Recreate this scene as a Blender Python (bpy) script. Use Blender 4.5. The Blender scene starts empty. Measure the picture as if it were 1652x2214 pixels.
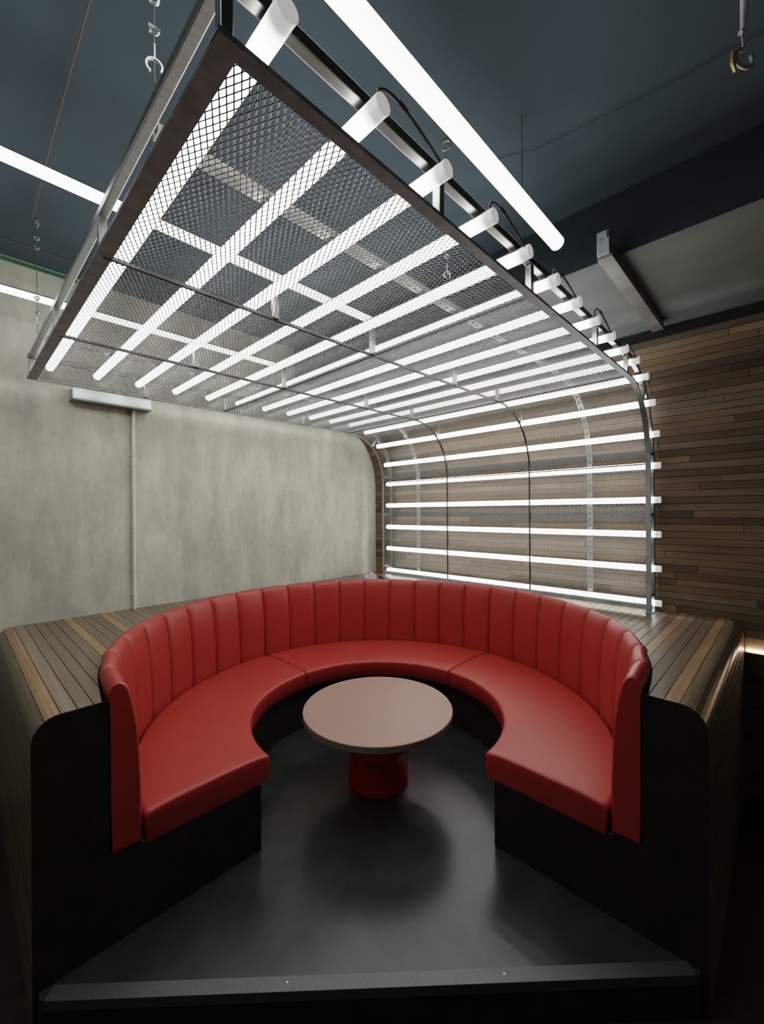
import bpy, math, random
import numpy as np
from mathutils import Vector, Matrix

random.seed(7)
PI = math.pi
COL = bpy.context.scene.collection

# ------------------------------------------------------------------ materials
def new_mat(name):
    m = bpy.data.materials.new(name)
    m.use_nodes = True
    nt = m.node_tree
    b = nt.nodes['Principled BSDF']
    return m, nt, b

def N(nt, t, **kw):
    n = nt.nodes.new(t)
    for k, v in kw.items():
        if k in n.inputs.keys() if hasattr(n.inputs, 'keys') else False:
            n.inputs[k].default_value = v
        else:
            setattr(n, k, v)
    return n

def simple(name, col, rough=0.5, metal=0.0, spec=0.5, var=0.12, scale=25.0, bump=0.0, bscale=200.0, stretch=(1, 1, 1)):
    m, nt, b = new_mat(name)
    tc = nt.nodes.new('ShaderNodeTexCoord')
    mp = nt.nodes.new('ShaderNodeMapping')
    mp.inputs['Scale'].default_value = stretch
    nt.links.new(tc.outputs['Object'], mp.inputs['Vector'])
    no = nt.nodes.new('ShaderNodeTexNoise')
    no.inputs['Scale'].default_value = scale
    no.inputs['Detail'].default_value = 4
    nt.links.new(mp.outputs['Vector'], no.inputs['Vector'])
    ra = nt.nodes.new('ShaderNodeValToRGB')
    ra.color_ramp.elements[0].position = 0.3
    ra.color_ramp.elements[1].position = 0.7
    ra.color_ramp.elements[0].color = tuple(c * (1 - var) for c in col) + (1,)
    ra.color_ramp.elements[1].color = tuple(min(1, c * (1 + var)) for c in col) + (1,)
    nt.links.new(no.outputs['Fac'], ra.inputs['Fac'])
    nt.links.new(ra.outputs['Color'], b.inputs['Base Color'])
    b.inputs['Roughness'].default_value = rough
    b.inputs['Metallic'].default_value = metal
    b.inputs['Specular IOR Level'].default_value = spec
    if bump:
        n2 = nt.nodes.new('ShaderNodeTexNoise')
        n2.inputs['Scale'].default_value = bscale
        n2.inputs['Detail'].default_value = 3
        nt.links.new(mp.outputs['Vector'], n2.inputs['Vector'])
        bp = nt.nodes.new('ShaderNodeBump')
        bp.inputs['Strength'].default_value = bump
        bp.inputs['Distance'].default_value = 0.002
        nt.links.new(n2.outputs['Fac'], bp.inputs['Height'])
        nt.links.new(bp.outputs['Normal'], b.inputs['Normal'])
    return m

def concrete_mat():
    m, nt, b = new_mat('polished_concrete')
    tc = nt.nodes.new('ShaderNodeTexCoord')
    def layer(scale, stretch, lo, hi, c0, c1, detail=6, rough=0.6, dist=0.0):
        mp = nt.nodes.new('ShaderNodeMapping')
        mp.inputs['Scale'].default_value = stretch
        nt.links.new(tc.outputs['Object'], mp.inputs['Vector'])
        no = nt.nodes.new('ShaderNodeTexNoise')
        no.inputs['Scale'].default_value = scale
        no.inputs['Detail'].default_value = detail
        no.inputs['Roughness'].default_value = rough
        no.inputs['Distortion'].default_value = dist
        nt.links.new(mp.outputs['Vector'], no.inputs['Vector'])
        ra = nt.nodes.new('ShaderNodeValToRGB')
        ra.color_ramp.elements[0].position = lo
        ra.color_ramp.elements[1].position = hi
        ra.color_ramp.elements[0].color = c0
        ra.color_ramp.elements[1].color = c1
        nt.links.new(no.outputs['Fac'], ra.inputs['Fac'])
        return ra
    big = layer(2.3, (1, 1, 0.55), 0.36, 0.64, (0.42, 0.425, 0.378, 1), (0.60, 0.585, 0.51, 1), dist=0.3)
    streak = layer(5.0, (1.3, 1, 0.35), 0.35, 0.68, (0.8, 0.81, 0.8, 1), (1.12, 1.11, 1.08, 1), dist=0.2)
    fine = layer(26.0, (1, 1, 0.6), 0.3, 0.75, (0.9, 0.9, 0.9, 1), (1.08, 1.08, 1.07, 1))
    spot = layer(11.0, (1, 1, 0.8), 0.7, 0.78, (0, 0, 0, 1), (0.05, 0.05, 0.046, 1))
    m1 = nt.nodes.new('ShaderNodeMixRGB'); m1.blend_type = 'MULTIPLY'; m1.inputs[0].default_value = 1
    m2 = nt.nodes.new('ShaderNodeMixRGB'); m2.blend_type = 'MULTIPLY'; m2.inputs[0].default_value = 1
    m3 = nt.nodes.new('ShaderNodeMixRGB'); m3.blend_type = 'ADD'; m3.inputs[0].default_value = 1
    nt.links.new(big.outputs[0], m1.inputs[1]); nt.links.new(streak.outputs[0], m1.inputs[2])
    nt.links.new(m1.outputs[0], m2.inputs[1]); nt.links.new(fine.outputs[0], m2.inputs[2])
    nt.links.new(m2.outputs[0], m3.inputs[1]); nt.links.new(spot.outputs[0], m3.inputs[2])
    nt.links.new(m3.outputs[0], b.inputs['Base Color'])
    b.inputs['Roughness'].default_value = 0.55
    b.inputs['Specular IOR Level'].default_value = 0.35
    return m

def wood_mat(name, stretch, rough=0.42, gain=1.0, spec=0.5):
    m, nt, b = new_mat(name)
    at = nt.nodes.new('ShaderNodeVertexColor'); at.layer_name = 'Col'
    tc = nt.nodes.new('ShaderNodeTexCoord')
    mp = nt.nodes.new('ShaderNodeMapping')
    mp.inputs['Scale'].default_value = stretch
    nt.links.new(tc.outputs['Object'], mp.inputs['Vector'])
    no = nt.nodes.new('ShaderNodeTexNoise')
    no.inputs['Scale'].default_value = 1.0
    no.inputs['Detail'].default_value = 6
    no.inputs['Roughness'].default_value = 0.65
    no.inputs['Distortion'].default_value = 0.4
    nt.links.new(mp.outputs['Vector'], no.inputs['Vector'])
    ra = nt.nodes.new('ShaderNodeValToRGB')
    ra.color_ramp.elements[0].position = 0.3
    ra.color_ramp.elements[1].position = 0.72
    ra.color_ramp.elements[0].color = (0.72 * gain, 0.72 * gain, 0.72 * gain, 1)
    ra.color_ramp.elements[1].color = (1.2 * gain, 1.18 * gain, 1.14 * gain, 1)
    nt.links.new(no.outputs['Fac'], ra.inputs['Fac'])
    mx = nt.nodes.new('ShaderNodeMixRGB'); mx.blend_type = 'MULTIPLY'; mx.inputs[0].default_value = 1
    nt.links.new(at.outputs['Color'], mx.inputs[1])
    nt.links.new(ra.outputs['Color'], mx.inputs[2])
    nt.links.new(mx.outputs[0], b.inputs['Base Color'])
    mr = nt.nodes.new('ShaderNodeMapRange')
    mr.inputs['To Min'].default_value = rough - 0.06
    mr.inputs['To Max'].default_value = rough + 0.1
    nt.links.new(no.outputs['Fac'], mr.inputs['Value'])
    nt.links.new(mr.outputs[0], b.inputs['Roughness'])
    b.inputs['Specular IOR Level'].default_value = spec
    bp = nt.nodes.new('ShaderNodeBump'); bp.inputs['Strength'].default_value = 0.12; bp.inputs['Distance'].default_value = 0.002
    nt.links.new(no.outputs['Fac'], bp.inputs['Height'])
    nt.links.new(bp.outputs['Normal'], b.inputs['Normal'])
    return m

def leather_mat():
    m, nt, b = new_mat('red_leatherette')
    tc = nt.nodes.new('ShaderNodeTexCoord')
    no = nt.nodes.new('ShaderNodeTexNoise'); no.inputs['Scale'].default_value = 3.0; no.inputs['Detail'].default_value = 3
    nt.links.new(tc.outputs['Object'], no.inputs['Vector'])
    ra = nt.nodes.new('ShaderNodeValToRGB')
    ra.color_ramp.elements[0].color = (0.305, 0.034, 0.028, 1)
    ra.color_ramp.elements[1].color = (0.37, 0.043, 0.034, 1)
    nt.links.new(no.outputs['Fac'], ra.inputs['Fac'])
    nt.links.new(ra.outputs[0], b.inputs['Base Color'])
    vo = nt.nodes.new('ShaderNodeTexVoronoi'); vo.inputs['Scale'].default_value = 420
    nt.links.new(tc.outputs['Object'], vo.inputs['Vector'])
    bp = nt.nodes.new('ShaderNodeBump'); bp.inputs['Strength'].default_value = 0.10; bp.inputs['Distance'].default_value = 0.001
    nt.links.new(vo.outputs['Distance'], bp.inputs['Height'])
    nt.links.new(bp.outputs['Normal'], b.inputs['Normal'])
    b.inputs['Roughness'].default_value = 0.42
    b.inputs['Specular IOR Level'].default_value = 0.5
    return m

def emit_mat(name, col, strength, tube_len=None, fade=0.06):
    """frosted lamp diffuser: the light strip inside stops short of the near end"""
    m, nt, b = new_mat(name)
    b.inputs['Base Color'].default_value = (0.75, 0.75, 0.73, 1)
    b.inputs['Roughness'].default_value = 0.35
    b.inputs['Emission Color'].default_value = col + (1,)
    if tube_len is None:
        b.inputs['Emission Strength'].default_value = strength
        return m
    tc = nt.nodes.new('ShaderNodeTexCoord')
    sx = nt.nodes.new('ShaderNodeSeparateXYZ')
    nt.links.new(tc.outputs['Object'], sx.inputs[0])
    mr = nt.nodes.new('ShaderNodeMapRange'); mr.interpolation_type = 'SMOOTHSTEP'
    mr.inputs['From Min'].default_value = 0.022
    mr.inputs['From Max'].default_value = fade
    mr.inputs['To Min'].default_value = 0.35
    mr.inputs['To Max'].default_value = strength
    nt.links.new(sx.outputs['Y'], mr.inputs['Value'])
    nt.links.new(mr.outputs[0], b.inputs['Emission Strength'])
    return m

TUBE_E = 9.0
M = {}
M['concrete'] = concrete_mat()
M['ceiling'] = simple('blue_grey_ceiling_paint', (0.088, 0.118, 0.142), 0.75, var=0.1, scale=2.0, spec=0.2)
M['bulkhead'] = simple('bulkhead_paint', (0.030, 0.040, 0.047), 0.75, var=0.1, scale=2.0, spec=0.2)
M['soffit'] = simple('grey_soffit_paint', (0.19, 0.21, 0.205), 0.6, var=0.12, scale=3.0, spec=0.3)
M['darkwall'] = simple('charcoal_wall_paint', (0.02, 0.021, 0.022), 0.7, var=0.15, scale=4, spec=0.2)
M['floor'] = simple('dark_brown_floor', (0.06, 0.043, 0.031), 0.6, var=0.35, scale=9, spec=0.3)
M['booth_floor'] = simple('black_sealed_floor', (0.037, 0.043, 0.041), 0.24, var=0.25, scale=5, spec=0.5, bump=0.05, bscale=60)
M['black'] = simple('matt_black_panel', (0.022, 0.0205, 0.0185), 0.6, var=0.3, scale=12, spec=0.18)
M['nosing'] = simple('worn_metal_nosing', (0.11, 0.12, 0.12), 0.45, metal=0.4, var=0.12, scale=140, stretch=(1, 1, 1))
M['leather'] = leather_mat()
M['steel'] = simple('brushed_steel', (0.27, 0.27, 0.26), 0.36, metal=0.9, var=0.12, scale=14, stretch=(1, 8, 8))
M['galv'] = simple('galvanised_strut', (0.30, 0.30, 0.285), 0.5, metal=0.5, var=0.15, scale=30)
M['iron'] = simple('dark_iron_bar', (0.33, 0.375, 0.39), 0.5, metal=0.0, var=0.2, scale=20)
M['rib'] = simple('dark_rib_steel', (0.035, 0.035, 0.034), 0.5, metal=0.2, var=0.15, scale=20)
M['mesh'] = simple('expanded_steel', (0.145, 0.15, 0.145), 0.45, metal=0.6, var=0.1, scale=10)
M['cap'] = emit_mat('faint_glow_end_cap', (1.0, 0.97, 0.93), 0.30)  # faint emission brightens caps facing away from the light, standing in for translucency
M['alu'] = simple('aluminium_back', (0.34, 0.34, 0.33), 0.45, metal=0.5, var=0.06)
M['cable'] = simple('grey_cable_sheath', (0.10, 0.10, 0.095), 0.5)
M['wire'] = simple('steel_wire', (0.18, 0.185, 0.18), 0.5, metal=0.5)
M['zinc'] = simple('zinc_hook', (0.62, 0.66, 0.66), 0.3, metal=0.9)
M['brown_wire'] = simple('brown_cord', (0.20, 0.13, 0.11), 0.7)
M['green'] = simple('green_masking_tape', (0.05, 0.17, 0.09), 0.7)
M['table_top'] = simple('pinkish_speckled_laminate', (0.33, 0.205, 0.17), 0.42, var=0.09, scale=160, spec=0.4)
M['table_edge'] = simple('grey_edge_band', (0.22, 0.19, 0.165), 0.45)
M['red_paint'] = simple('gloss_red_paint', (0.52, 0.014, 0.016), 0.25, var=0.12, scale=9, spec=0.5)
M['conduit'] = simple('painted_conduit', (0.62, 0.62, 0.57), 0.5)
M['tray'] = simple('galvanised_tray', (0.40, 0.45, 0.44), 0.35, metal=0.5, var=0.12, scale=6)
M['ply'] = simple('raw_plywood', (0.36, 0.32, 0.25), 0.7)
M['cloth'] = simple('mauve_cloth', (0.36, 0.28, 0.33), 0.9, var=0.25, scale=18)
M['cloth_dark'] = simple('navy_trim', (0.03, 0.03, 0.05), 0.8)
M['beam'] = simple('grey_painted_beam', (0.22, 0.225, 0.215), 0.45, metal=0.3)
M['wood_y'] = wood_mat('planks_along_depth', (55, 2.2, 55), 0.34)
M['wood_x'] = wood_mat('planks_along_width', (2.2, 55, 55), 0.30)
M['wood_wall'] = wood_mat('wall_planks', (55, 2.4, 55), 0.5, spec=0.3)
M['tube'] = emit_mat('frosted_tube', (1.0, 1.0, 0.955), TUBE_E, 2.515, 0.07)
M['tube_far'] = emit_mat('frosted_ceiling_tube', (1.0, 1.0, 0.97), TUBE_E * 0.55)
M['warm'] = emit_mat('warm_led', (1.0, 0.76, 0.54), 12.0)
M['brass'] = simple('brass_end', (0.5, 0.38, 0.16), 0.4, metal=0.7)
M['clear'] = simple('translucent_plastic', (0.40, 0.38, 0.36), 0.35)

# ------------------------------------------------------------------ mesh builder
class MB:
    def __init__(s):
        s.v = []; s.f = []; s.c = []; s.cur = (1, 1, 1)
    def add(s, verts, faces):
        o = len(s.v)
        s.v += [tuple(map(float, p)) for p in verts]
        s.c += [s.cur] * len(verts)
        s.f += [tuple(i + o for i in f) for f in faces]
    def box(s, lo, hi):
        x0, y0, z0 = lo; x1, y1, z1 = hi
        s.add([(x0, y0, z0), (x1, y0, z0), (x1, y1, z0), (x0, y1, z0), (x0, y0, z1), (x1, y0, z1), (x1, y1, z1), (x0, y1, z1)],
              [(0, 3, 2, 1), (4, 5, 6, 7), (0, 1, 5, 4), (1, 2, 6, 5), (2, 3, 7, 6), (3, 0, 4, 7)])
    def prism(s, poly, fn0, fn1):
        """poly: 2D outline; fn0/fn1 map a 2D point to the two end faces"""
        n = len(poly)
        v = [fn0(p) for p in poly] + [fn1(p) for p in poly]
        f = [tuple(range(n - 1, -1, -1)), tuple(range(n, 2 * n))]
        f += [(i, (i + 1) % n, n + (i + 1) % n, n + i) for i in range(n)]
        s.add(v, f)
    def tube(s, pts, r, n=8, closed=False, caps=True):
        pts = [Vector(p) for p in pts]
        m = len(pts); rings = []
        up = None
        for i, p in enumerate(pts):
            if closed:
                t = (pts[(i + 1) % m] - pts[i - 1])
            else:
                t = pts[min(i + 1, m - 1)] - pts[max(i - 1, 0)]
            t.normalize()
            if up is None:
                a = Vector((0, 0, 1)) if abs(t.z) < 0.9 else Vector((1, 0, 0))
                up = (a - t * a.dot(t)).normalized()
            else:
                up = (up - t * up.dot(t)).normalized()
            b = t.cross(up)
            rr = r[i] if isinstance(r, (list, tuple)) else r
            rings.append([p + (up * math.cos(2 * PI * k / n) + b * math.sin(2 * PI * k / n)) * rr for k in range(n)])
        v = [q for ring in rings for q in ring]
        f = []
        for i in range(m if closed else m - 1):
            j = (i + 1) % m
            for k in range(n):
                l = (k + 1) % n
                f.append((i * n + k, i * n + l, j * n + l, j * n + k))
        if caps and not closed:
            f.append(tuple(range(n - 1, -1, -1))); f.append(tuple((m - 1) * n + k for k in range(n)))
        s.add(v, f)
    def torus(s, c, R, r, ax=(0, 0, 1), n=18, k=6, a0=0, a1=2 * PI):
        ax = Vector(ax).normalized()
        a = Vector((0, 0, 1)) if abs(ax.z) < 0.9 else Vector((1, 0, 0))
        u = (a - ax * a.dot(ax)).normalized(); w = ax.cross(u)
        full = abs(a1 - a0 - 2 * PI) < 1e-6
        m = n if full else n + 1
        pts = [Vector(c) + (u * math.cos(a0 + (a1 - a0) * i / n) + w * math.sin(a0 + (a1 - a0) * i / n)) * R for i in range(m)]
        s.tube(pts, r, k, closed=full)
    def lathe(s, prof, c, n=48, a0=0, a1=2 * PI):
        full = abs(a1 - a0 - 2 * PI) < 1e-6
        m = n if full else n + 1
        v = []
        for i in range(m):
            a = a0 + (a1 - a0) * i / n
            v += [(c[0] + r * math.cos(a), c[1] + r * math.sin(a), c[2] + z) for r, z in prof]
        k = len(prof); f = []
        for i in range(n):
            j = (i + 1) % m
            for q in range(k - 1):
                f.append((i * k + q, j * k + q, j * k + q + 1, i * k + q + 1))
        s.add(v, f)
    def build(s, name, mat, parent=None, smooth=False, bevel=0.0, angle=40, colors=False):
        off = Vector((0, 0, 0))
        p = parent
        while p is not None:
            off += p.location; p = p.parent
        me = bpy.data.meshes.new(name)
        me.from_pydata([(a - off.x, b - off.y, c - off.z) for a, b, c in s.v], [], s.f)
        me.update()
        if colors:
            ca = me.color_attributes.new('Col', 'FLOAT_COLOR', 'POINT')
            ca.data.foreach_set('color', np.array([c + (1,) for c in s.c], dtype=np.float32).ravel())
        o = bpy.data.objects.new(name, me)
        COL.objects.link(o)
        me.materials.append(mat)
        if parent is not None:
            o.parent = parent
        import bmesh
        bm = bmesh.new(); bm.from_mesh(me)
        bmesh.ops.recalc_face_normals(bm, faces=bm.faces)
        bm.to_mesh(me); bm.free()
        if smooth:
            me.polygons.foreach_set('use_smooth', [True] * len(me.polygons))
            try:
                me.set_sharp_from_angle(angle=math.radians(angle))
            except Exception:
                pass
        if bevel:
            bv = o.modifiers.new('bevel', 'BEVEL'); bv.width = bevel; bv.segments = 2; bv.limit_method = 'ANGLE'
        return o

def empty(name, loc, label, cat, group=None):
    o = bpy.data.objects.new(name, None)
    o.empty_display_size = 0.05
    COL.objects.link(o); o.location = loc
    tag(o, label, cat, group)
    return o

def tag(o, label=None, cat=None, group=None, kind=None):
    if label: o['label'] = label
    if cat: o['category'] = cat
    if group: o['group'] = group
    if kind: o['kind'] = kind
    return o

def dup(root, loc, label):
    r = root.copy(); COL.objects.link(r); r.location = loc; r['label'] = label
    for ch in list(root.children):
        c = ch.copy(); COL.objects.link(c); c.parent = r
    return r

# ------------------------------------------------------------------ measures
HD = 0.90                      # stage top above the booth floor
FL = -0.15                     # room floor
CX, CY = -1.54, -1.604         # booth centre
ROUT = 1.396                   # hole in the stage
XW, YW = -3.15, -3.19          # outer ends of the two stage wings
CEIL = 3.15
SOF = 2.84

# ------------------------------------------------------------------ setting
b = MB(); b.box((-7, -7, FL - 0.1), (0.15, 0.1, FL)); tag(b.build('floor', M['floor']), 'dark brown floor of the room around the raised booth', 'floor', kind='structure')
b = MB(); b.box((-7, -7, CEIL), (0.15, 0.1, CEIL + 0.1)); tag(b.build('ceiling', M['ceiling']), 'dark blue grey painted ceiling', 'ceiling', kind='structure')
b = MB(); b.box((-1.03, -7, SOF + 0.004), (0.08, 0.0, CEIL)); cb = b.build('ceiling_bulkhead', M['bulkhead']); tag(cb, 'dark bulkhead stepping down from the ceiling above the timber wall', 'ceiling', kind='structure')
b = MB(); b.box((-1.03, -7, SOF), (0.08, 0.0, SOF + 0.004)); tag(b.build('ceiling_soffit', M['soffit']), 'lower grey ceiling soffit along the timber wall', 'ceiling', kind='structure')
b = MB(); b.box((-7, 0, FL), (0.15, 0.1, CEIL)); tag(b.build('wall_left', M['concrete']), 'mottled grey concrete wall on the left', 'wall', kind='structure')
b = MB(); b.box((0.08, -7, FL), (0.15, 0.0, CEIL)); w_r = tag(b.build('wall_right', M['darkwall']), 'wall clad in dark timber planks', 'wall', kind='structure')
b = MB(); b.box((-7.1, -7, FL), (-7, 0.1, CEIL)); tag(b.build('wall_back', M['concrete']), 'concrete wall behind the viewer', 'wall', kind='structure')
b = MB(); b.box((-7, -7.1, FL), (0.15, -7, CEIL)); tag(b.build('wall_front', M['concrete']), 'concrete wall on the near side of the room', 'wall', kind='structure')
b = MB(); b.box((-7, -0.004, 3.118), (-2.74, 0, 3.142)); tag(b.build('trim_1', M['green']), 'thin green tape line along the top of the concrete wall', 'trim', kind='structure')

def plank_col(orange=0.09, dark=1.0):
    r = random.random()
    if r < orange:
        k = random.uniform(0.75, 1.1)
        return (0.27 * k, 0.19 * k, 0.12 * k)
    k = random.uniform(0.6, 1.25) * dark
    t = random.uniform(-0.008, 0.012)
    return ((0.225 + t) * k, 0.168 * k, (0.122 - t) * k)

# plank cladding on the right wall (boards run along the wall, staggered joints)
b = MB()
PW = 0.0455
z = FL
while z < 2.735:
    y = 0.0 - random.uniform(0, 0.9)
    ya = 0.0
    while ya > -6.95:
        yb = max(y, -6.95)
        y -= random.choice([0.5, 0.8, 1.1, 1.5])
        segs = [(ya, yb)]
        if 0.715 < z + PW / 2 < 0.80:
            segs = [(min(ya, 0), max(yb, YW))] if ya > YW else []
        for (p, q) in segs:
            if p - q < 0.004: continue
            b.cur = plank_col(0.08, 0.85)
            d = random.uniform(0, 0.004)
            b.box((0.05 + d, q + 0.001, z + 0.0013), (0.08, p - 0.001, z + PW - 0.0013))
        ya = yb
    z += PW
cl = b.build('plank_cladding', M['wood_wall'], w_r, colors=True)
# the recess with warm light beside the stage
b = MB(); b.cur = (0.45, 0.36, 0.26)
b.box((0.075, -6.9, 0.70), (0.0805, YW - 0.002, 0.80))
b.build('recess_lining', M['wood_wall'], w_r, colors=True)
b = MB(); b.box((0.062, -6.9, 0.719), (0.073, YW - 0.01, 0.728)); b.build('light_strip', M['warm'], w_r)
# timber cove that curves over in the corner
b = MB()
ARC_C = (-0.57, 1.91)
R0 = 0.615
nb = int(R0 * PI / 2 / PW)
for i in range(nb):
    a0 = i * (PI / 2) / nb; a1 = (i + 1) * (PI / 2) / nb - 0.002
    b.cur = plank_col(0.03, 0.75)
    pts = []
    for a in (a0, (a0 + a1) / 2, a1):
        pts.append((ARC_C[0] + R0 * math.cos(a), ARC_C[1] + R0 * math.sin(a)))
    for a in (a1, (a0 + a1) / 2, a0):
        pts.append((ARC_C[0] + (R0 + 0.015) * math.cos(a), ARC_C[1] + (R0 + 0.015) * math.sin(a)))
    b.prism(pts, lambda p: (p[0], -0.285, p[1]), lambda p: (p[0], -0.001, p[1]))
tag(b.build('trim_2', M['wood_wall'], colors=True), 'curved dark timber cove in the corner beside the light canopy', 'trim', kind='structure')
# beam under the soffit
b = MB()
b.box((-1.16, -2.80, SOF - 0.058), (-0.03, -2.735, SOF))
bm_ = tag(b.build('ceiling_beam', M['beam']), 'grey steel beam under the soffit beside the timber wall', 'beam', kind='structure')
b = MB(); b.box((-1.185, -2.795, SOF - 0.05), (-1.161, -2.74, SOF + 0.06)); b.box((-1.20, -2.79, SOF + 0.02), (-1.13, -2.75, SOF + 0.05)); b.build('beam_bracket', M['iron'], bm_, bevel=0.003)

# booth floor, riser and nosing
A = Vector((-3.135, -1.635)); B = Vector((-1.555, -3.165))
fl = [(A.x, A.y), (B.x, B.y), (-0.66, -3.165), (-0.66, -0.72), (-3.135, -0.72)]
b = MB(); b.prism(fl, lambda p: (p[0], p[1], FL), lambda p: (p[0], p[1], 0))
bf = tag(b.build('floor_booth', M['booth_floor']), 'raised black booth floor, one step above the room', 'floor', kind='structure')
d = (B - A).normalized(); nrm = Vector((-d.y, d.x))
if nrm.dot(Vector((1, 1))) < 0: nrm = -nrm
a_ = A + d * 0.015; b_ = B - d * 0.015
pl = [a_ + nrm * 0.042, b_ + nrm * 0.042, b_ - nrm * 0.006, a_ - nrm * 0.006]
b = MB()
b.prism(pl, lambda p: (p[0], p[1], 0.0), lambda p: (p[0], p[1], 0.004))
pl2 = [a_ - nrm * 0.001, b_ - nrm * 0.001, b_ - nrm * 0.006, a_ - nrm * 0.006]
b.prism(pl2, lambda p: (p[0], p[1], -0.03), lambda p: (p[0], p[1], 0.0))
nz = b.build('step_nosing', M['nosing'], bf, bevel=0.001)
for t in (0.36, 0.70):
    p = a_.lerp(b_, t) + nrm * 0.022
    b = MB(); b.lathe([(0, 0.0055), (0.003, 0.005), (0.0042, 0.004)], (p.x, p.y, 0), 12)
    b.build('nosing_screw', M['zinc'], nz)
b = MB()
pl3 = [a_ - nrm * 0.0, b_ - nrm * 0.0, b_ - nrm * 0.003, a_ - nrm * 0.003]
b.prism(pl3, lambda p: (p[0], p[1], FL + 0.001), lambda p: (p[0], p[1], -0.031))
b.build('step_riser', M['black'], bf)

# ------------------------------------------------------------------ stage
st = empty('corner_stage', (-1.0, -1.0, FL), 'L-shaped timber deck stage with rounded plank edges and black panels around the red booth', 'stage')
DP = 0.048; TH = 0.02; GAP = 0.0022; RR = 0.08
def circ_y(x):     # far edge of the booth hole on the left wing
    t = ROUT ** 2 - (x - CX) ** 2
    return CY + math.sqrt(t) if t > 0 else CY
def wing(swap):
    """boards of one wing; swap=False: boards run along Y, stacked in X"""
    cx, cy = (CX, CY) if not swap else (CY, CX)
    W = XW if not swap else YW
    EV = -0.004 if not swap else 0.046
    EU = 0.04 if not swap else -0.012
    off = CY - CX if not swap else CX - CY
    orange = {0, 6, 10} if not swap else {1, 5}
    mb = MB(); mb2 = MB()
    def put(m, pts):
        return m
    def startv(u):
        t = ROUT ** 2 - (u - cx) ** 2
        v = cy + math.sqrt(t) if t > 0 else cy
        return max(v, u + off, cy + 0.007)
    def xyz(u, v, z):
        return (u, v, z) if not swap else (v, u, z)
    # flat boards
    u = W + RR; i = 1
    while u < EU - 0.004:
        u0 = u + GAP / 2; u1 = min(u + DP, EU) - GAP / 2
        if i in orange: mb.cur = (0.30, 0.188, 0.112)
        else:
            k = random.uniform(0.75, 1.2); mb.cur = (0.185 * k, 0.143 * k, 0.107 * k)
        us = [u0 + (u1 - u0) * q / 2 for q in range(3)]
        vs = [min(startv(q), EV - 0.002) for q in us]
        top = [xyz(q, w, HD) for q, w in zip(us, vs)] + [xyz(u1, EV, HD), xyz(u0, EV, HD)]
        bot = [xyz(q, w, HD - TH) for q, w in zip(us, vs)] + [xyz(u1, EV, HD - TH), xyz(u0, EV, HD - TH)]
        n = 5
        mb.add(top + bot, [tuple(range(n)), tuple(range(2 * n - 1, n - 1, -1))] + [(q, (q + 1) % n, n + (q + 1) % n, n + q) for q in range(n)])
        u += DP; i += 1
    # rounded edge and side boards
    Larc = RR * PI / 2
    def edge(s):
        if s < Larc:
            a = s / RR
            return (W + RR - RR * math.sin(a), HD - RR + RR * math.cos(a)), (-math.sin(a), math.cos(a))
        return (W, HD - RR - (s - Larc)), (-1, 0)
    s = 0; i = 0
    Ltot = Larc + (HD - RR - FL)
    while s < Ltot - 0.005:
        s1 = min(s + DP, Ltot)
        m = mb if s < Larc else mb2
        if i == 0 and not swap: m.cur = (0.30, 0.188, 0.112)
        else:
            k = random.uniform(0.7, 1.1); m.cur = (0.20 * k, 0.165 * k, 0.122 * k)
        gp = GAP if s < Larc else 0.0008
        q = [s + gp / 2 + (s1 - s - gp) * t / 3 for t in range(4)]
        outer = [edge(t) for t in q]
        poly = [p for p, n_ in outer] + [(p[0] - n_[0] * TH, p[1] - n_[1] * TH) for p, n_ in reversed(outer)]
        m.prism(poly, lambda p: xyz(p[0], cy + 0.007, p[1]), lambda p: xyz(p[0], EV, p[1]))
        s = s1; i += 1
    mat = M['wood_y'] if not swap else M['wood_x']
    mb.build('deck_boards', mat, st, colors=True, bevel=0.0012)
    mb2.build('side_boards', mat, st, colors=True, bevel=0.0012)
    # black face panel with rounded outer corner
    f = [(W, FL + 0.002)]
    for k in range(9):
        a = PI / 2 * k / 8
        f.append((W + RR - RR * math.cos(a), HD - RR + RR * math.sin(a)))
    rr = cx - 1.392
    f += [(rr, HD), (rr, 0.333), (cx - 1.285, 0.333), (cx - 1.285, 0.306), (cx - 0.78, 0.306), (cx - 0.78, 0.0), (W + 0.02, 0.0), (W + 0.02, FL + 0.002)]
    p_ = MB()
    p_.prism(f, lambda p: xyz(p[0], cy, p[1]), lambda p: xyz(p[0], cy + 0.0065, p[1]))
    p_.build('front_panel', M['black'], st)
wing(False); wing(True)
# seat base wall and plywood seat board
b = MB()
b.lathe([(0.78, 0.0), (0.78, 0.306), (0.80, 0.306), (0.80, 0.0)], (CX, CY, 0), 90, -PI / 2 + 0.026, PI - 0.026)
b.build('seat_base', M['black'], st, smooth=True)
b = MB()
b.lathe([(0.81, 0.292), (0.81, 0.304), (1.385, 0.304), (1.385, 0.292), (0.81, 0.292)], (CX, CY, 0), 90, -PI / 2 + 0.016, PI - 0.016)
b.build('seat_board', M['ply'], st)
b = MB()
b.lathe([(1.397, 0.28), (1.397, HD - 0.024), (1.403, HD - 0.024), (1.403, 0.28)], (CX, CY, 0), 90, -PI / 2 + 0.016, PI - 0.016)
b.build('back_board', M['black'], st)

# ------------------------------------------------------------------ banquette
sofa = empty('curved_banquette', (CX, CY, 0.0), 'red leatherette three-quarter round banquette with channel-stitched back', 'sofa')

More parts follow.
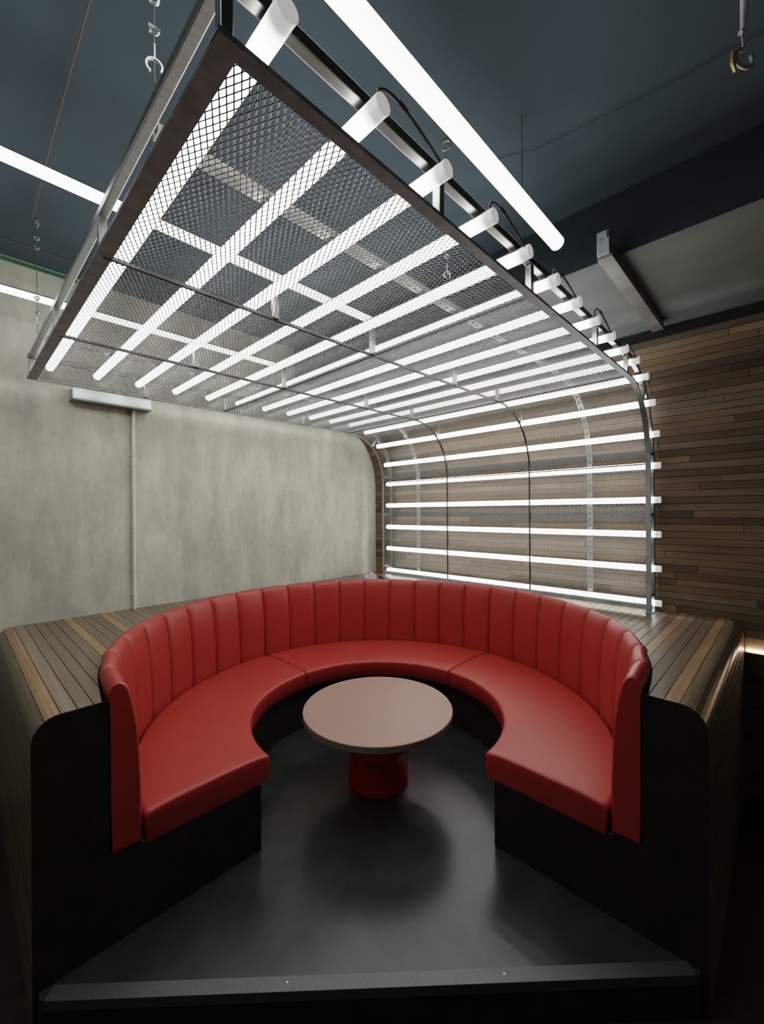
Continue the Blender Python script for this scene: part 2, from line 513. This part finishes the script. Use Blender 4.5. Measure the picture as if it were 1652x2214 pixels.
def cushion(a0, a1):
    g = 0.0025
    n = 44
    ri, ro, z0, z1, r = 0.728, 1.275, 0.308, 0.425, 0.020
    # cross-section outline (t along radius) counter-clockwise
    prof = []
    def arc(cx_, cz_, s, e):
        for k in range(6):
            a = math.radians(s + (e - s) * k / 5)
            prof.append((cx_ + r * math.cos(a), cz_ + r * math.sin(a)))
    rb = 0.008
    prof.append((ri + rb, z0)); 
    prof.append((ro - rb, z0))
    for k in range(6):
        a = math.radians(0 + 90 * k / 5)
        prof.append((ro - r + r * math.cos(a), z1 - r + r * math.sin(a)))
    for k in range(1, 12):
        t = k / 12
        prof.append((ro - r + (ri + r - ro + r) * t, z1 + 0.010 * (1 - (2 * t - 1) ** 4)))
    for k in range(6):
        a = math.radians(90 + 90 * k / 5)
        prof.append((ri + r + r * math.cos(a), z1 - r + r * math.sin(a)))
    prof.append((ri, z0 + rb))
    m = len(prof); cxr = (ri + ro) / 2; czr = (z0 + z1) / 2
    v = []; f = []
    angs = []
    L = a1 - a0
    # finer near the ends with rounding
    ends = [0, 0.0015, 0.004, 0.009, 0.016]
    ts = [g + e for e in ends] + [g + 0.016 + (L - 2 * g - 0.032) * k / n for k in range(1, n)] + [L - g - e for e in reversed(ends)]
    for t in ts:
        dist = min(t - g, L - g - t)          # radians from the end
        rr_ = 0.016
        ins = 0.0
        if dist < rr_:
            ins = 0.016 * (1 - math.sqrt(max(0, 1 - (1 - dist / rr_) ** 2)))
        for (rad, z) in prof:
            dx, dz = rad - cxr, z - czr
            k1 = (abs(dx) - ins) / abs(dx) if abs(dx) > 1e-6 else 1
            hh = max(abs(dz), 1e-6)
            zz = czr + (dz if dz < 0 else dz * (hh - ins) / hh)
            rad2 = cxr + dx * (1 - ins * 0.6 / (ro - cxr))
            a = a0 + t
            v.append((CX + rad2 * math.cos(a), CY + rad2 * math.sin(a), zz))
    k = len(ts)
    for i in range(k - 1):
        for j in range(m):
            l = (j + 1) % m
            f.append((i * m + j, i * m + l, (i + 1) * m + l, (i + 1) * m + j))
    f.append(tuple(range(m))); f.append(tuple((k - 1) * m + j for j in reversed(range(m))))
    b = MB(); b.add(v, f)
    o = b.build('seat_cushion', M['leather'], sofa, smooth=True, angle=50)
    return o

def backrest(a0, a1, nch, cut0, cut1):
    prof = []   # (radius, z, bulge weight, top weight)
    prof += [(1.380, 0.335, 0, 0), (1.384, 0.50, 0, 0), (1.384, 0.80, 0, 0), (1.386, 0.895, 0, 0), (1.393, 0.918, 0.2, 0.3), (1.394, 0.936, 0.5, 0.7),
             (1.388, 0.950, 0.7, 1), (1.374, 0.957, 0.8, 1), (1.358, 0.955, 0.9, 1), (1.345, 0.945, 1, 0.8), (1.335, 0.925, 1, 0.4), (1.326, 0.89, 1, 0.1),
             (1.315, 0.83, 1, 0), (1.306, 0.76, 1, 0), (1.299, 0.66, 1, 0), (1.295, 0.55, 1, 0), (1.294, 0.45, 1, 0), (1.294, 0.335, 0.8, 0)]
    m = len(prof)
    FR = [0, .012, .03, .06, .11, .18, .28, .4, .5, .6, .72, .82, .89, .94, .97, .988]
    v = []; f = []
    cols = []
    eg = 0.0012
    for c in range(nch):
        cols += [c + q for q in FR] + ([nch] if c == nch - 1 else [])
    L = a1 - a0
    for t in cols:
        fr = t - math.floor(t)
        if t == nch: fr = 0.0
        x = abs(2 * fr - 1)
        bul = 0.42 * (1 - x ** 2) + 0.58 * (1 - x ** 11)     # pillow between two seams
        a = a0 + eg + (L - 2 * eg) * t / nch
        e = 0.0
        dist = min(t if cut0 else 99, (nch - t) if cut1 else 99)
        if dist < 0.5: bul = max(bul, 0.9 - (0.25 if dist < 0.02 else 0))
        if dist < 0.35:
            e = (1 - dist / 0.35) ** 2
        for (r, z, wb, wt) in prof:
            rr = r - 0.024 * bul * wb + (0.010 * wb if r < 1.36 else 0)
            zz = z + 0.012 * (bul - 0.7) * wt
            if e and z > 0.80:
                zz -= e * 0.004 * (z - 0.80) / 0.15
            v.append((CX + rr * math.cos(a), CY + rr * math.sin(a), zz))
    k = len(cols)
    for i in range(k - 1):
        for j in range(m):
            l = (j + 1) % m
            f.append((i * m + j, i * m + l, (i + 1) * m + l, (i + 1) * m + j))
    f.append(tuple(range(m))); f.append(tuple((k - 1) * m + j for j in reversed(range(m))))
    b = MB(); b.add(v, f)
    return b.build('backrest', M['leather'], sofa, smooth=True, angle=60)

for (a0, a1, c0, c1) in ((PI / 2, PI, False, True), (0, PI / 2, False, False), (-PI / 2, 0, True, False)):
    e0 = 0.001 if c0 else 0; e1 = 0.001 if c1 else 0
    cushion(a0, a1)
    backrest(a0 + e0, a1 - e1, 9, c0, c1)

# ------------------------------------------------------------------ table
TX, TY = -1.572, -1.638
tb = empty('round_table', (TX, TY, 0), 'round low table with pinkish laminate top on a glossy red drum base', 'table')
b = MB(); b.lathe([(0, 0.4005), (0.434, 0.4005), (0.437, 0.402), (0.437, 0.4335), (0.4355, 0.4355), (0, 0.4357)], (TX, TY, 0), 96)
tt = b.build('tabletop', M['table_top'], tb, smooth=True, angle=30)
b = MB(); b.lathe([(0.4372, 0.401), (0.4385, 0.402), (0.4385, 0.432), (0.4372, 0.4335)], (TX, TY, 0), 96)
b.build('edge_band', M['table_edge'], tt, smooth=True)
b = MB(); b.lathe([(0, 0.001), (0.172, 0.001), (0.176, 0.004), (0.176, 0.012), (0.174, 0.016), (0.174, 0.205), (0.1755, 0.207), (0.1755, 0.211), (0.174, 0.213),
                   (0.174, 0.388), (0.176, 0.391), (0.176, 0.399), (0, 0.4)], (TX, TY, 0), 72)
db = b.build('drum_base', M['red_paint'], tb, smooth=True, angle=50)
b = MB()
ang = math.radians(228)
p = Vector((TX + 0.174 * math.cos(ang), TY + 0.174 * math.sin(ang), 0.362)); dd = Vector((math.cos(ang), math.sin(ang), 0))
b.tube([p, p + dd * 0.006], 0.007, 10)
b.build('bolt', M['black'], db)

# ------------------------------------------------------------------ light canopy
ZM, XF, XV, RA = 2.360, -3.025, -0.12, 0.45
AX, AZ = XV - RA, ZM - RA
L1 = AX - XF; LA = RA * PI / 2; L3 = AZ - 0.935
STOT = L1 + LA + L3
YR, YL = -2.739, -0.275
RIBS = (-1.909, -1.115)
def path(s, o):
    s = np.asarray(s, float); o = np.asarray(o, float)
    a = np.clip((s - L1) / RA, 0, PI / 2)
    nx, nz = np.sin(a), np.cos(a)
    x = np.where(s < L1, XF + s, np.where(s < L1 + LA, AX + RA * np.sin(a), XV))
    zz = np.where(s < L1, ZM, np.where(s < L1 + LA, AZ + RA * np.cos(a), AZ - (s - L1 - LA)))
    return x + o * nx, zz + o * nz
def pt(s, y, o):
    x, zz = path(s, o)
    return (float(x), y, float(zz))
def sstops(s0, s1):
    st_ = [s0]
    k = 14
    for i in range(k + 1):
        q = L1 + LA * i / k
        if s0 < q < s1: st_.append(q)
    return st_ + [s1]
def sweep(b, s0, s1, y0, y1, o0, o1):
    ss = sstops(s0, s1); v = []; f = []
    for s in ss:
        v += [pt(s, y0, o0), pt(s, y1, o0), pt(s, y1, o1), pt(s, y0, o1)]
    for i in range(len(ss) - 1):
        for k in range(4):
            l = (k + 1) % 4
            f.append((i * 4 + k, i * 4 + l, i * 4 + 4 + l, i * 4 + 4 + k))
    n = len(v)
    f += [(3, 2, 1, 0), (n - 4, n - 3, n - 2, n - 1)]
    b.add(v, f)
def sbox(b, sc, y0, y1, o0, o1, hw):
    sweep(b, sc - hw, sc + hw, y0, y1, o0, o1)

can = empty('light_canopy', (-1.9, -1.6, 2.31), 'arched expanded-metal canopy frame curving from the ceiling down the timber wall', 'canopy')
# mesh panels
def mesh_panel(s0, s1, y0, y1):
    dy, ds = 0.015, 0.0075
    k0 = int(math.ceil(y0 / dy)); k1 = int(math.floor(y1 / dy))
    j0 = int(math.ceil(s0 / ds)); j1 = int(math.floor(s1 / ds))
    K, J = np.meshgrid(np.arange(k0, k1), np.arange(j0, j1 + 1), indexing='ij')
    K = K.ravel(); J = J.ravel()
    ev = (K + J) % 2 == 0
    K, J = K[ev], J[ev]
    segs = []
    for sg in (1, -1):
        ok = (J + sg >= j0) & (J + sg <= j1)
        segs.append((K[ok], J[ok], sg))
    V = []; F = []; base = 0
    for (k, j, sg) in segs:
        n = len(k)
        y_0, y_1 = k * dy, (k + 1) * dy
        s_0, s_1 = j * ds, (j + sg) * ds
        ln = math.hypot(dy, ds)
        ey, es = -sg * ds / ln, dy / ln          # in-plane perpendicular, positive s
        th = math.radians(38)
        w, h = 0.0027, 0.0016
        ca, sa = math.cos(th), math.sin(th)
        block = np.zeros((n, 8, 3))
        idx = 0
        for (yy, ss_) in ((y_0, s_0), (y_1, s_1)):
            for (p, q) in ((-1, -1), (1, -1), (1, 1), (-1, 1)):
                ia = p * w / 2; ib = q * h / 2
                inp = ia * ca - ib * sa
                out = ia * sa + ib * ca
                s_ = ss_ + inp * es
                x, zz = path(s_, np.full(n, out + 0.003))
                block[:, idx, 0] = x; block[:, idx, 1] = yy + inp * ey; block[:, idx, 2] = zz
                idx += 1
        V.append(block.reshape(-1, 3))
        off = base + 8 * np.arange(n)[:, None, None]
        quad = np.array([(0, 1, 5, 4), (1, 2, 6, 5), (2, 3, 7, 6), (3, 0, 4, 7)])[None]
        F.append((off + quad).reshape(-1, 4))
        base += 8 * n
    V = np.concatenate(V); F = np.concatenate(F)
    V = V - np.array(can.location)
    me = bpy.data.meshes.new('mesh_panel')
    me.vertices.add(len(V)); me.vertices.foreach_set('co', V.astype(np.float32).ravel())
    me.loops.add(len(F) * 4); me.loops.foreach_set('vertex_index', F.astype(np.int32).ravel())
    me.polygons.add(len(F)); me.polygons.foreach_set('loop_start', np.arange(len(F), dtype=np.int32) * 4)
    me.polygons.foreach_set('loop_total', np.full(len(F), 4, dtype=np.int32))
    me.update(calc_edges=True); me.validate()
    me.materials.append(M['mesh'])
    o = bpy.data.objects.new('mesh_panel', me); COL.objects.link(o); o.parent = can
    return o
SA = -1.866 - XF            # first cross seam
SB = -0.60 - XF             # second seam, start of the curve
SC = L1 + LA + 0.02         # end of the curve
ys = [YR, RIBS[0], RIBS[1], YL]
for (s0, s1) in ((0.0, SA), (SA, SB), (SB, SC), (SC, STOT)):
    for q in range(3):
        mesh_panel(s0 + 0.004, s1 - 0.004, ys[q] + 0.003, ys[q + 1] - 0.003)
# iron edge bars and ribs
for (y0, y1, yl0, yl1) in ((YR, YR + 0.030, YR, YR + 0.004), (YL - 0.020, YL, YL - 0.004, YL)):
    b = MB(); sweep(b, 0, STOT, y0, y1, -0.002, 0.002); sweep(b, 0, STOT, yl0, yl1, 0.002, 0.008)
    b.build('edge_bar', M['iron'], can)
for y in RIBS:
    b = MB(); sweep(b, 0.02, STOT, y - 0.0045, y + 0.0045, -0.003, 0.009)
    b.build('rib', M['rib'], can)
b = MB(); b.box((XF, YR + 0.001, ZM - 0.0025), (XF + 0.042, YL - 0.001, ZM + 0.0025)); b.box((XF, YR + 0.001, ZM), (XF + 0.004, YL - 0.001, ZM + 0.007))
b.build('front_bar', M['iron'], can)
for s_, wd in ((SA, 0.006), (SB, 0.004), (SC, 0.004)):
    b = MB(); sbox(b, s_, YR + 0.03, YL - 0.02, -0.002, 0.010, wd); b.build('cross_bar', M['rib'], can)
b = MB(); b.box((XV - 0.004, YR + 0.001, 0.928), (XV + 0.03, YL - 0.001, 0.957)); b.build('bottom_bar', M['iron'], can)
# rails behind the mesh
RO0, RO1 = 0.112, 0.136
for yc in (YR + 0.018, YL - 0.018):
    b = MB(); sweep(b, 0.0, STOT + 0.0, yc - 0.0135, yc + 0.0135, RO0, RO1 + 0.003)
    b.build('rail', M['steel'], can, bevel=0.003)
for s_ in (0.018, SA, SB, L1 + LA - 0.05, SC + 0.335, STOT - 0.02):
    fr_ = s_ < 0.1
    b = MB(); sbox(b, s_, YR + 0.031, YL - 0.031, RO0 if fr_ else 0.137, RO1 if fr_ else 0.158, 0.012 if s_ < SB + 0.05 else 0.017)
    b.build('cross_rail', M['rib'] if s_ > SB + 0.05 else M['steel'], can, bevel=0.002)
# posts tying mesh and rails
POST_IN = (-2.414 - XF, SA, -1.15 - XF, SB - 0.02, SB + 0.33)
stations = [0.018] + list(POST_IN) + [L1 + LA - 0.045, SC + 0.335, STOT - 0.078]
for s_ in stations:
    for yc, outer in ((YR + 0.018, True), (RIBS[0], False), (RIBS[1], False), (YL - 0.018, True)):
        if not outer and s_ > 0.1 and s_ not in POST_IN: continue
        b = MB(); sbox(b, s_, yc - 0.012, yc + 0.012, 0.0025, RO0 - 0.001 if outer else 0.137, 0.011)
        b.build('post', M['steel'], can, bevel=0.002)
# slotted struts the tubes hang from
for yc in (-2.325, -0.675):
    b = MB()
    sweep(b, 0.036, STOT, yc - 0.016, yc - 0.006, 0.1115, 0.1145)
    sweep(b, 0.036, STOT, yc + 0.006, yc + 0.016, 0.1115, 0.1145)
    s_ = 0.036
    while s_ < STOT - 0.03:
        sweep(b, s_, s_ + 0.022, yc - 0.006, yc + 0.006, 0.1115, 0.1145)
        s_ += 0.042
    sweep(b, 0.036, STOT, yc - 0.018, yc - 0.016, 0.1115, 0.133)
    sweep(b, 0.036, STOT, yc + 0.016, yc + 0.018, 0.1115, 0.133)
    b.build('slotted_strut', M['galv'], can)
# feet on the stage
for yc in (YR + 0.018, YL - 0.018):
    b = MB(); b.box((XV - 0.004, yc - 0.02, HD), (XV + 0.14, yc + 0.02, HD + 0.006)); b.box((XV + 0.0, yc - 0.014, HD + 0.006), (XV + 0.03, yc + 0.014, 0.93)); b.box((XV + 0.108, yc - 0.014, HD + 0.006), (XV + 0.136, yc + 0.014, 0.945))
    b.build('foot', M['iron'], can)

# ------------------------------------------------------------------ tube lights
YE, LT, OT, TR = -2.778, 2.515, 0.0885, 0.0212
def half_tube(x, a0, a1, zz, r, axis, dmat, parent):
    """frosted lower part and opaque aluminium back of one linear lamp"""
    for name, f0, f1, rr, mat in (('diffuser', 155, 385, r, dmat), ('back_housing', 23, 157, r + 0.0007, M['alu'])):
        n = 14; st_ = [a0, a1] if name == 'back_housing' else [a0, a0 + 0.02, a0 + 0.05, a0 + 0.08, a1]
        v = []; f = []
        for t in st_:
            for k in range(n + 1):
                an = math.radians(f0 + (f1 - f0) * k / n)
                p, q = rr * math.cos(an), rr * math.sin(an)
                v.append((x + p, t, zz + q) if axis == 'y' else (t, x + p, zz + q))
        for i in range(len(st_) - 1):
            for k in range(n):
                f.append((i * (n + 1) + k, i * (n + 1) + k + 1, (i + 1) * (n + 1) + k + 1, (i + 1) * (n + 1) + k))
        b = MB(); b.add(v, f); b.build(name, mat, parent, smooth=True)
def tube_proto(loc, label):
    t = empty('tube_light', loc, label, 'tube light', 'glowing tubes of the canopy')
    x, y, zz = loc
    half_tube(x, y + 0.003, y + LT - 0.003, zz, TR, 'y', M['tube'], t)
    for (ya, yb) in ((y, y + 0.004), (y + LT - 0.004, y + LT)):
        b = MB(); b.tube([(x, ya, zz), (x, yb, zz)], TR + 0.0006, 20)
        b.build('end_cap', M['cap'], t, smooth=True, angle=40)
    return t
ordn = ['first', 'second', 'third', 'fourth', 'fifth', 'sixth', 'seventh', 'eighth', 'ninth', 'tenth', 'eleventh']
pos = []
s = -2.92 - XF
step = 0.2348
for i in range(11):
    pos.append((XF + s + step * i, YE, ZM + OT))
rt_ = RA + OT
a = 0.41
for i in range(3):
    pos.append((AX + rt_ * math.sin(a * (i + 1)), YE, AZ + rt_ * math.cos(a * (i + 1))))
for k in range(4, -1, -1):
    pos.append((XV + OT, YE, 0.960 + 0.2309 * k))
labels = []
for i in range(11):
    labels.append('white glowing tube overhead, %s from the free front edge of the canopy' % ordn[i])
labels += ['white glowing tube in the canopy bend, uppermost of the three', 'white glowing tube in the canopy bend, middle of the three', 'white glowing tube in the canopy bend, lowest of the three']
labels += ['white glowing tube on the timber wall, %s above the stage deck' % t for t in ('fifth', 'fourth', 'third', 'second')] + ['white glowing tube on the timber wall, lowest, just above the stage deck']
proto = tube_proto(pos[0], labels[0])
for i, (p, lb) in enumerate(zip(pos[1:], labels[1:])):
    t = dup(proto, p, lb)
    k = i + 1
    t.rotation_euler = (0, 0 if k < 11 else (0.41 * (k - 10) if k < 14 else PI / 2), 0)

# power leads looping between pairs of tubes at their near ends
def lead(i, j, lift, label, side=-0.0):
    p = Vector(pos[i]); q = Vector(pos[j])
    def nr(v):
        if v.x < AX + 0.01: return Vector((0, 0, 1))
        if v.z < AZ: return Vector((1, 0, 0))
        return Vector((v.x - AX, 0, v.z - AZ)).normalized()
    n0, n1 = nr(p), nr(q)
    P0 = p + n0 * (TR + 0.001) + Vector((0, 0.02, 0)); P3 = q + n1 * (TR + 0.001) + Vector((0, 0.02, 0))
    P1 = P0 + n0 * lift + Vector((0, side, 0)); P2 = P3 + n1 * lift * 0.35 + (P0 - P3) * 0.35 + Vector((0, side, 0))
    pts = []
    for k in range(17):
        t = k / 16
        pts.append(P0 * (1 - t) ** 3 + P1 * 3 * t * (1 - t) ** 2 + P2 * 3 * t * t * (1 - t) + P3 * t ** 3)
    b = MB(); b.tube(pts, 0.0035, 7)
    o = b.build('power_lead', M['cable'], smooth=True)
    tag(o, label, 'cable', 'power leads between the tubes')
    c = pts[8]; d_ = (pts[9] - pts[7]).normalized()
    bb = MB(); bb.tube([c - d_ * 0.016, c - d_ * 0.012, c + d_ * 0.012, c + d_ * 0.016], [0.004, 0.006, 0.006, 0.004], 8)
    k_ = bb.build('inline_connector', M['cable'], o, smooth=True)
    return o
lead(1, 2, 0.085, 'thin looping cable joining the second and third overhead tubes')
lead(3, 4, 0.085, 'thin looping cable joining the fourth and fifth overhead tubes')
lead(5, 6, 0.07, 'thin looping cable joining the sixth and seventh overhead tubes')
lead(7, 8, 0.09, 'thin looping cable joining the eighth and ninth overhead tubes')
lead(9, 10, 0.06, 'thin looping cable joining the tenth and eleventh overhead tubes')
lead(11, 12, 0.05, 'thin looping cable joining the upper two tubes of the canopy bend')
lead(13, 14, 0.05, 'thin cable from the lowest bend tube to the topmost wall tube')
lead(15, 16, 0.05, 'thin cable joining the third and fourth wall tubes above the deck')
lead(17, 18, 0.05, 'thin cable joining the two lowest tubes on the timber wall')

# ceiling tubes beyond the canopy
def ceil_tube(x0, x1, y, zz, r, label):
    t = empty('ceiling_tube_light', (x1, y, zz), label, 'tube light', 'long tubes hung under the ceiling')
    half_tube(y, x0, x1 - 0.004, zz, r, 'x', M['tube_far'], t)
    b = MB(); b.tube([(x1 - 0.004, y, zz), (x1, y, zz)], r + 0.001, 20); b.build('end_cap', M['cap'], t, smooth=True, angle=40)
    b = MB(); b.tube([(x0 - 0.004, y, zz), (x0, y, zz)], r + 0.001, 20); b.build('end_cap', M['cap'], t, smooth=True, angle=40)
    for xx in (x0 + 0.45, x1 - 0.35):
        b = MB(); b.tube([(xx, y, zz + r), (xx, y, CEIL)], 0.0018, 6); b.build('hanging_wire', M['wire'], t)
    return t
ceil_tube(-6.6, -1.40, -2.64, 2.80, 0.030, 'thick bright tube under the ceiling, crossing the top edge beside the canopy')
ceil_tube(-6.6, -1.47, -1.495, 2.80, 0.023, 'bright ceiling tube above the middle of the canopy mesh')
ceil_tube(-6.6, -1.46, -0.365, 2.80, 0.021, 'bright ceiling tube nearest the concrete wall')

# ------------------------------------------------------------------ suspension wires with hooks
def suspension(x, y, label):
    zr = ZM + RO1
    t = empty('suspension_wire', (x, y, zr), label, 'suspension wire', 'wires holding up the canopy')
    b = MB(); b.tube([(x, y, zr + 0.05), (x, y, CEIL - 0.03)], 0.0016, 6); b.build('wire', M['wire'], t)
    b = MB(); b.torus((x, y, CEIL - 0.022), 0.020, 0.0035, (1, 0.3, 0)); b.build('eye_ring', M['zinc'], t, smooth=True)
    for k, zz in enumerate((zr + 0.235, zr + 0.165, CEIL - 0.10, CEIL - 0.15)):
        b = MB(); b.torus((x, y, zz), 0.009, 0.0035, (0.4, 1, 0.2 * (-1) ** k), 14, 6, 0.3, 5.4)
        b.tube([(x - 0.012, y, zz + 0.006), (x + 0.012, y, zz + 0.008)], 0.0028, 6)
        b.build('wire_clamp', M['zinc'], t, smooth=True)
    b = MB()
    b.torus((x, y, zr + 0.085), 0.016, 0.0035, (0.3, 1, 0), 16, 6, -2.6, 2.2)
    b.tube([(x, y, zr + 0.10), (x, y, zr + 0.135)], 0.003, 6)
    b.build('hook', M['zinc'], t, smooth=True)
    b = MB(); b.torus((x, y, zr + 0.016), 0.015, 0.0035, (1, 0, 0)); b.build('shackle', M['zinc'], t, smooth=True)
    return t
suspension(XF + 0.018, -2.38, 'zinc-hooked wire on the free front rail, the one farther from the concrete wall')
suspension(XF + 0.018, -0.53, 'wire with zinc hook on the free front rail, nearer the concrete wall')
suspension(-1.866, -2.36, 'wire with hook over the middle cross rail, nearer the tube ends')
suspension(-1.866, -0.515, 'wire with hook over the middle cross rail, nearer the concrete wall')

def cord(name, pts, r, mat, label, cat):
    b = MB(); b.tube(pts, r, 6); return tag(b.build(name, mat, smooth=True), label, cat)
cord('ceiling_wire', [(-3.02, -2.9, 3.135), (-3.03, -2.0, 3.13), (-3.035, -1.2, 3.12), (-3.029, -0.535, 3.128)], 0.0028, M['brown_wire'], 'thin brown cord running across the blue ceiling above the canopy', 'cord')
cord('ceiling_cable', [(-4.2, -0.21, 3.146), (-3.13, -0.21, 3.146), (-2.2, -0.215, 3.146)], 0.0032, M['brown_wire'], 'thin cable along the ceiling close to the concrete wall', 'cable')
cord('ceiling_conduit', [(-1.66, -2.40, 3.145), (-1.56, -2.62, 3.145), (-1.49, -3.05, 3.145), (-1.45, -3.6, 3.145)], 0.0011, M['cable'], 'faint thin wire across the dark ceiling at upper right', 'cable')

# hanging hook at the upper right
hk = empty('hanging_cable_hook', (-1.885, -3.31, 2.80), 'short grey cable with a curled hook hanging from the ceiling at upper right', 'hook')
b = MB(); b.tube([(-1.885, -3.312, 3.15), (-1.885, -3.312, 2.90), (-1.888, -3.31, 2.83), (-1.897, -3.305, 2.818)], [0.008, 0.008, 0.006, 0.006], 8); b.build('cable', M['conduit'], hk, smooth=True)
b = MB(); b.torus((-1.875, -3.31, 2.765), 0.026, 0.005, (-0.6, -0.75, 0.1), 18, 6, 0, 5.2); b.tube([(-1.888, -3.308, 2.822), (-1.878, -3.31, 2.792)], 0.003, 6); b.build('hook_ring', M['clear'], hk, smooth=True)
b = MB(); b.tube([(-1.902, -3.292, 2.775), (-1.905, -3.29, 2.745), (-1.897, -3.295, 2.725)], [0.006, 0.006, 0.004], 8); b.build('hook_tip', M['brass'], hk, smooth=True)

# ------------------------------------------------------------------ concrete wall fittings
tr = empty('wall_tray', (-2.56, -0.06, 2.325), 'long galvanised metal housing fixed to the concrete wall above the conduit', 'wall fitting')
b = MB(); b.box((-2.785, -0.10, 2.328), (-2.322, 0.0, 2.40)); b.build('housing', M['tray'], tr, bevel=0.004)
b = MB(); b.box((-2.787, -0.102, 2.322), (-2.320, 0.0, 2.3275)); b.build('base_plate', M['beam'], tr)
for xx in (-2.64, -2.46):
    b = MB(); b.box((xx - 0.012, -0.012, 2.40), (xx + 0.012, 0.0, 2.44)); b.build('bracket', M['beam'], tr)
cd = empty('conduit_pipe', (-2.418, -0.02, HD), 'thin pale conduit running down the concrete wall to the deck', 'conduit')
b = MB(); b.tube([(-2.418, -0.016, HD), (-2.418, -0.016, 2.321)], 0.0125, 14); b.build('pipe', M['conduit'], cd, smooth=True)
for zz in (1.0, 1.45, 2.0):
    b = MB(); b.torus((-2.418, -0.016, zz), 0.0135, 0.003, (0, 0, 1), 14, 6); b.box((-2.445, -0.004, zz - 0.008), (-2.391, 0.0, zz + 0.008)); b.build('pipe_clip', M['conduit'], cd)

# ------------------------------------------------------------------ cloth bundle on the deck
def blob(c, rx, ry, rz, seed, n=26, m=14, amp=0.22):
    rnd = random.Random(seed)
    ph = [rnd.uniform(0, 6.28) for _ in range(8)]
    v = []; f = []
    for i in range(m + 1):
        th = PI / 2 * i / m
        for j in range(n):
            a = 2 * PI * j / n
            w = 1 + amp * (0.5 * math.sin(3 * a + ph[0] + 2 * th) + 0.35 * math.sin(5 * a + ph[1] - 3 * th) + 0.25 * math.sin(9 * a + ph[2])) * (0.3 + 0.7 * math.cos(th))
            h = 1 + amp * (0.6 * math.sin(2 * a + ph[3]) + 0.4 * math.sin(4 * a + 5 * th + ph[4]))
            v.append((c[0] + rx * math.cos(th) * math.cos(a) * w, c[1] + ry * math.cos(th) * math.sin(a) * w, c[2] + rz * math.sin(th) * (h if i > 0 else 1)))
    for i in range(m):
        for j in range(n):
            l = (j + 1) % n
            f.append((i * n + j, i * n + l, (i + 1) * n + l, (i + 1) * n + j))
    f.append(tuple(range(n - 1, -1, -1)))
    return v, f
ct = empty('crumpled_cloth', (-0.40, -0.30, HD), 'crumpled mauve cloth left on the deck in the corner behind the sofa', 'cloth')
b = MB(); b.add(*blob((-0.42, -0.37, HD), 0.085, 0.095, 0.075, 3)); b.build('folds', M['cloth'], ct, smooth=True, angle=60)
b = MB(); b.tube([(-0.36, -0.45, HD + 0.045), (-0.345, -0.47, HD + 0.03), (-0.335, -0.50, HD + 0.012)], [0.012, 0.010, 0.008], 8); b.build('dark_trim', M['cloth_dark'], ct, smooth=True)

# ------------------------------------------------------------------ camera
F_PX = 904.2124
C = Vector((-3.326, -3.39, 1.5841)); yaw, pit, rol = 0.7719, -0.0003, -0.0064
fw = Vector((math.cos(yaw) * math.cos(pit), math.sin(yaw) * math.cos(pit), math.sin(pit)))
rt = Vector((math.sin(yaw), -math.cos(yaw), 0)); up = rt.cross(fw)
r2 = math.cos(rol) * rt + math.sin(rol) * up; u2 = -math.sin(rol) * rt + math.cos(rol) * up
cam = bpy.data.cameras.new('camera'); co = bpy.data.objects.new('camera', cam); COL.objects.link(co)
mw = Matrix.Identity(4)
for i in range(3):
    mw[i][0] = r2[i]; mw[i][1] = u2[i]; mw[i][2] = -fw[i]; mw[i][3] = C[i]
co.matrix_world = mw
cam.sensor_fit = 'VERTICAL'; cam.sensor_height = 36.0; cam.lens = F_PX * 36.0 / 2214.0
cam.clip_start = 0.02
bpy.context.scene.camera = co

w = bpy.data.worlds.new('world'); bpy.context.scene.world = w; w.use_nodes = True
w.node_tree.nodes['Background'].inputs[0].default_value = (0.5, 0.6, 0.7, 1)
w.node_tree.nodes['Background'].inputs[1].default_value = 0.02

sc = bpy.context.scene
sc.view_settings.view_transform = 'Filmic'
sc.view_settings.look = 'Medium High Contrast'
sc.view_settings.exposure = 0.35
sc.cycles.max_bounces = 6
sc.cycles.diffuse_bounces = 3
sc.cycles.glossy_bounces = 3
sc.cycles.sample_clamp_indirect = 6.0
sc.cycles.use_denoising = True
